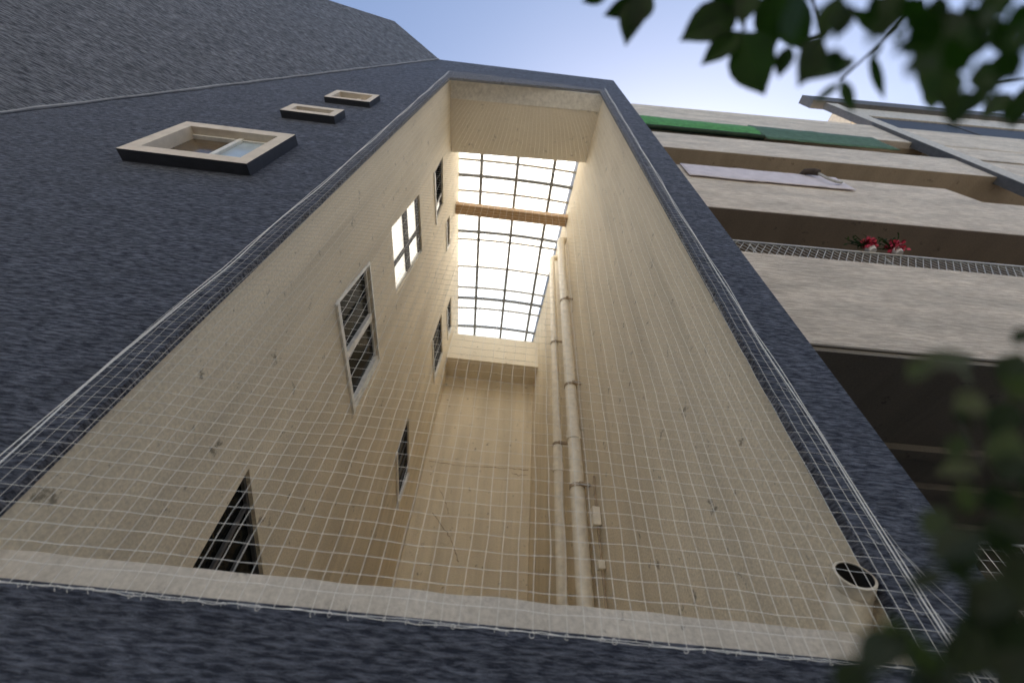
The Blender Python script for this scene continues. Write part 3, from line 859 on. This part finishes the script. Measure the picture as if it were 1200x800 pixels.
# lower branch: soft, close leaves at the lower right
low = [
 (1215, 385, 1186, 402, .40, .7), (1075, 425, 1150, 418, .34, .30), (1125, 470, 1160, 480, .36, .7), (1175, 440, 1225, 470, .36, .6),
 (1150, 545, 1098, 552, .34, .40), (1128, 562, 1136, 605, .33, .45), (1118, 480, 1140, 500, .38, .4), (1185, 500, 1170, 560, .36, .5),
 (1150, 620, 1090, 655, .31, .45), (1150, 612, 1190, 660, .31, .5), (1170, 590, 1210, 610, .33, .45), (1115, 640, 1128, 690, .31, .5),
 (1110, 668, 1060, 690, .30, .35), (1130, 690, 1180, 740, .30, .6), (1170, 670, 1150, 730, .30, .6), (1040, 720, 1095, 800, .28, .50), (1065, 735, 1000, 790, .28, .55),
 (1010, 770, 985, 830, .28, .6), (1150, 735, 1110, 800, .29, .6), (1190, 710, 1165, 800, .29, .6), (1215, 640, 1190, 720, .3, .6), (1210, 760, 1180, 830, .28, .6), (1120, 780, 1060, 830, .28, .6), (1222, 560, 1195, 590, .34, .6),
]
for bx, by, tx, ty in ((1196, 412, 1172, 452), (1150, 462, 1120, 482), (1190, 470, 1160, 512), (1132, 508, 1112, 540), (1196, 530, 1172, 566), (1160, 566, 1180, 604),
        (1112, 596, 1080, 628), (1196, 600, 1160, 640), (1146, 640, 1120, 668), (1198, 660, 1176, 690), (1090, 418, 1064, 446), (1120, 430, 1146, 448)):
    low.append((bx, by, tx, ty, random.uniform(.30, .40), random.uniform(.5, .7)))
lb = branch([trunk[2], at(1420, 640, .6), at(1260, 700, .33), at(1190, 700, .31), at(1130, 790, .29), at(1030, 830, .28)], .006, .0012)
q, q2 = MB(), MB()
for i, (bx, by, tx, ty, d_, wr) in enumerate(low):
    d_ *= .62
    a, b_ = at(bx, by, d_), at(tx, ty, d_ * random.uniform(.97, 1.04))
    leaf(q2 if i in (1, 2, 3, 4, 5, 7, 15, 10, 25, 27, 30, 34, 35) else q, a, b_, view((a + b_) / 2) + rv(.5), (b_ - a).length * wr, random.uniform(.1, .3), random.uniform(0, .12))
for k in range(12):
    t = random.random()
    px = random.uniform(1110, 1240); py = random.uniform(640 - (px - 1110) * .9, 830)
    d_ = random.uniform(.22, .34); a = at(px, py, d_); L = random.uniform(.015, .027)
    an = random.uniform(.6, 2.8); b_ = at(px + math.cos(an) * L / d_ * F_PX, py + math.sin(an) * L / d_ * F_PX, d_ * random.uniform(.95, 1.05))
    leaf(q, a, b_, view(a) + rv(.6), L * random.uniform(.4, .6), .2, .1)
fastbuild(q, 'foliage', M['leafdim'], lb); fastbuild(q2, 'pale_foliage', M['leafpale'], lb)
q = MB()
for a, b_ in (((1240, 690, .33), (1150, 545, .34)), ((1150, 545, .34), (1118, 480, .38)), ((1150, 545, .34), (1185, 440, .36)), ((1150, 690, .31), (1110, 668, .3))):
    MB().tube([at(*a), at(*b_)], .0014, 5).build('twig', M['bark'], lb)
# unseen rest of the tree, behind the camera, enlarged to shade the facade
cq = MB()
for k in range(5200):
    v_ = Vector((random.gauss(0, 1), random.gauss(0, 1), random.gauss(0, .7)))
    v_ = v_.normalized() * random.uniform(.6, 1.0) ** .5
    c = Vector((1.2, -2.7, 2.7)) + Vector((v_.x * 3.0, v_.y * 1.7, v_.z * 1.5))
    if noise.noise(c * 1.6) < -.12: continue
    d_ = rv().normalized(); L = random.uniform(.09, .15)
    leaf(cq, c, c + d_ * L, rv(), L * .5)
fastbuild(cq, 'unseen_crown', M['leaf'], T)
for e_ in ((2.9, -2.6, 3.1), (1.6, -2.4, 3.0), (2.8, -1.5, 2.9)):
    MB().tube([trunk[3], trunk[4].lerp(Vector(e_), .5), e_], [.05, .035, .012], 8).build('branch', M['bark'], T, True)

# ------------------------------------------------------------------ unseen house added across the street to bounce daylight
OB = empty('unseen_house', (0, -11, GROUND), 'unseen pale house across the street, added to bounce daylight onto the grey building', 'building')
q = MB(); ho = []
for fz in range(4):
    for k in range(9):
        x = -14 + 3.2 * k; z = GROUND + 1.0 + 3 * fz; ho.append([(x, z), (x + 1.3, z), (x + 1.3, z + 1.5), (x, z + 1.5)])
q.holed([(-16, GROUND), (16, GROUND), (16, 11), (-16, 11)], ho, lambda u, v: Vector((u, -11, v)))
q.face([(-16, -11, 11), (16, -11, 11), (16, -20, 11), (-16, -20, 11)]); q.face([(-16, -20, GROUND), (16, -20, GROUND), (16, -20, 11), (-16, -20, 11)])
for x in (-16, 16): q.face([(x, -11, GROUND), (x, -20, GROUND), (x, -20, 11), (x, -11, 11)])
q.build('wall', M['deck'], OB)
for h_ in ho:
    W = MB().box(h_[0][0], h_[1][0], -11.12, -11.08, h_[0][1], h_[2][1]).build('window', M['white'], OB)
    MB().box(h_[0][0] + .08, h_[1][0] - .08, -11.075, -11.07, h_[0][1] + .08, h_[2][1] - .08).build('pane', M['glass'], W)

# ------------------------------------------------------------------ daylight
SUN_EL, SUN_ROT = math.radians(47), math.radians(28)
w = bpy.data.worlds.new('World'); scene.world = w; w.use_nodes = True
nt = w.node_tree; bg = nt.nodes['Background']
sky = nt.nodes.new('ShaderNodeTexSky'); sky.sky_type = 'NISHITA'; sky.sun_disc = False
sky.sun_elevation = SUN_EL; sky.sun_rotation = SUN_ROT; sky.air_density = 1.0; sky.dust_density = 2.4; sky.ozone_density = 2.0
nt.links.new(sky.outputs[0], bg.inputs['Color']); bg.inputs['Strength'].default_value = .066
sl = bpy.data.lights.new('sun', 'SUN'); so = bpy.data.objects.new('sun', sl); col.objects.link(so)
sl.energy = 5; sl.angle = math.radians(.5); sl.color = (1, .94, .83)
sd = Vector((math.sin(SUN_ROT) * math.cos(SUN_EL), math.cos(SUN_ROT) * math.cos(SUN_EL), math.sin(SUN_EL)))
so.rotation_euler = sd.to_track_quat('Z', 'Y').to_euler()
so.location = (0, 0, 30)
vs = scene.view_settings
vs.view_transform = 'Standard'; vs.look = 'None'; vs.exposure = 1.95; vs.gamma = 1; vs.use_curve_mapping = False
scene.cycles.max_bounces = 10; scene.cycles.diffuse_bounces = 7
scene.cycles.use_denoising = True
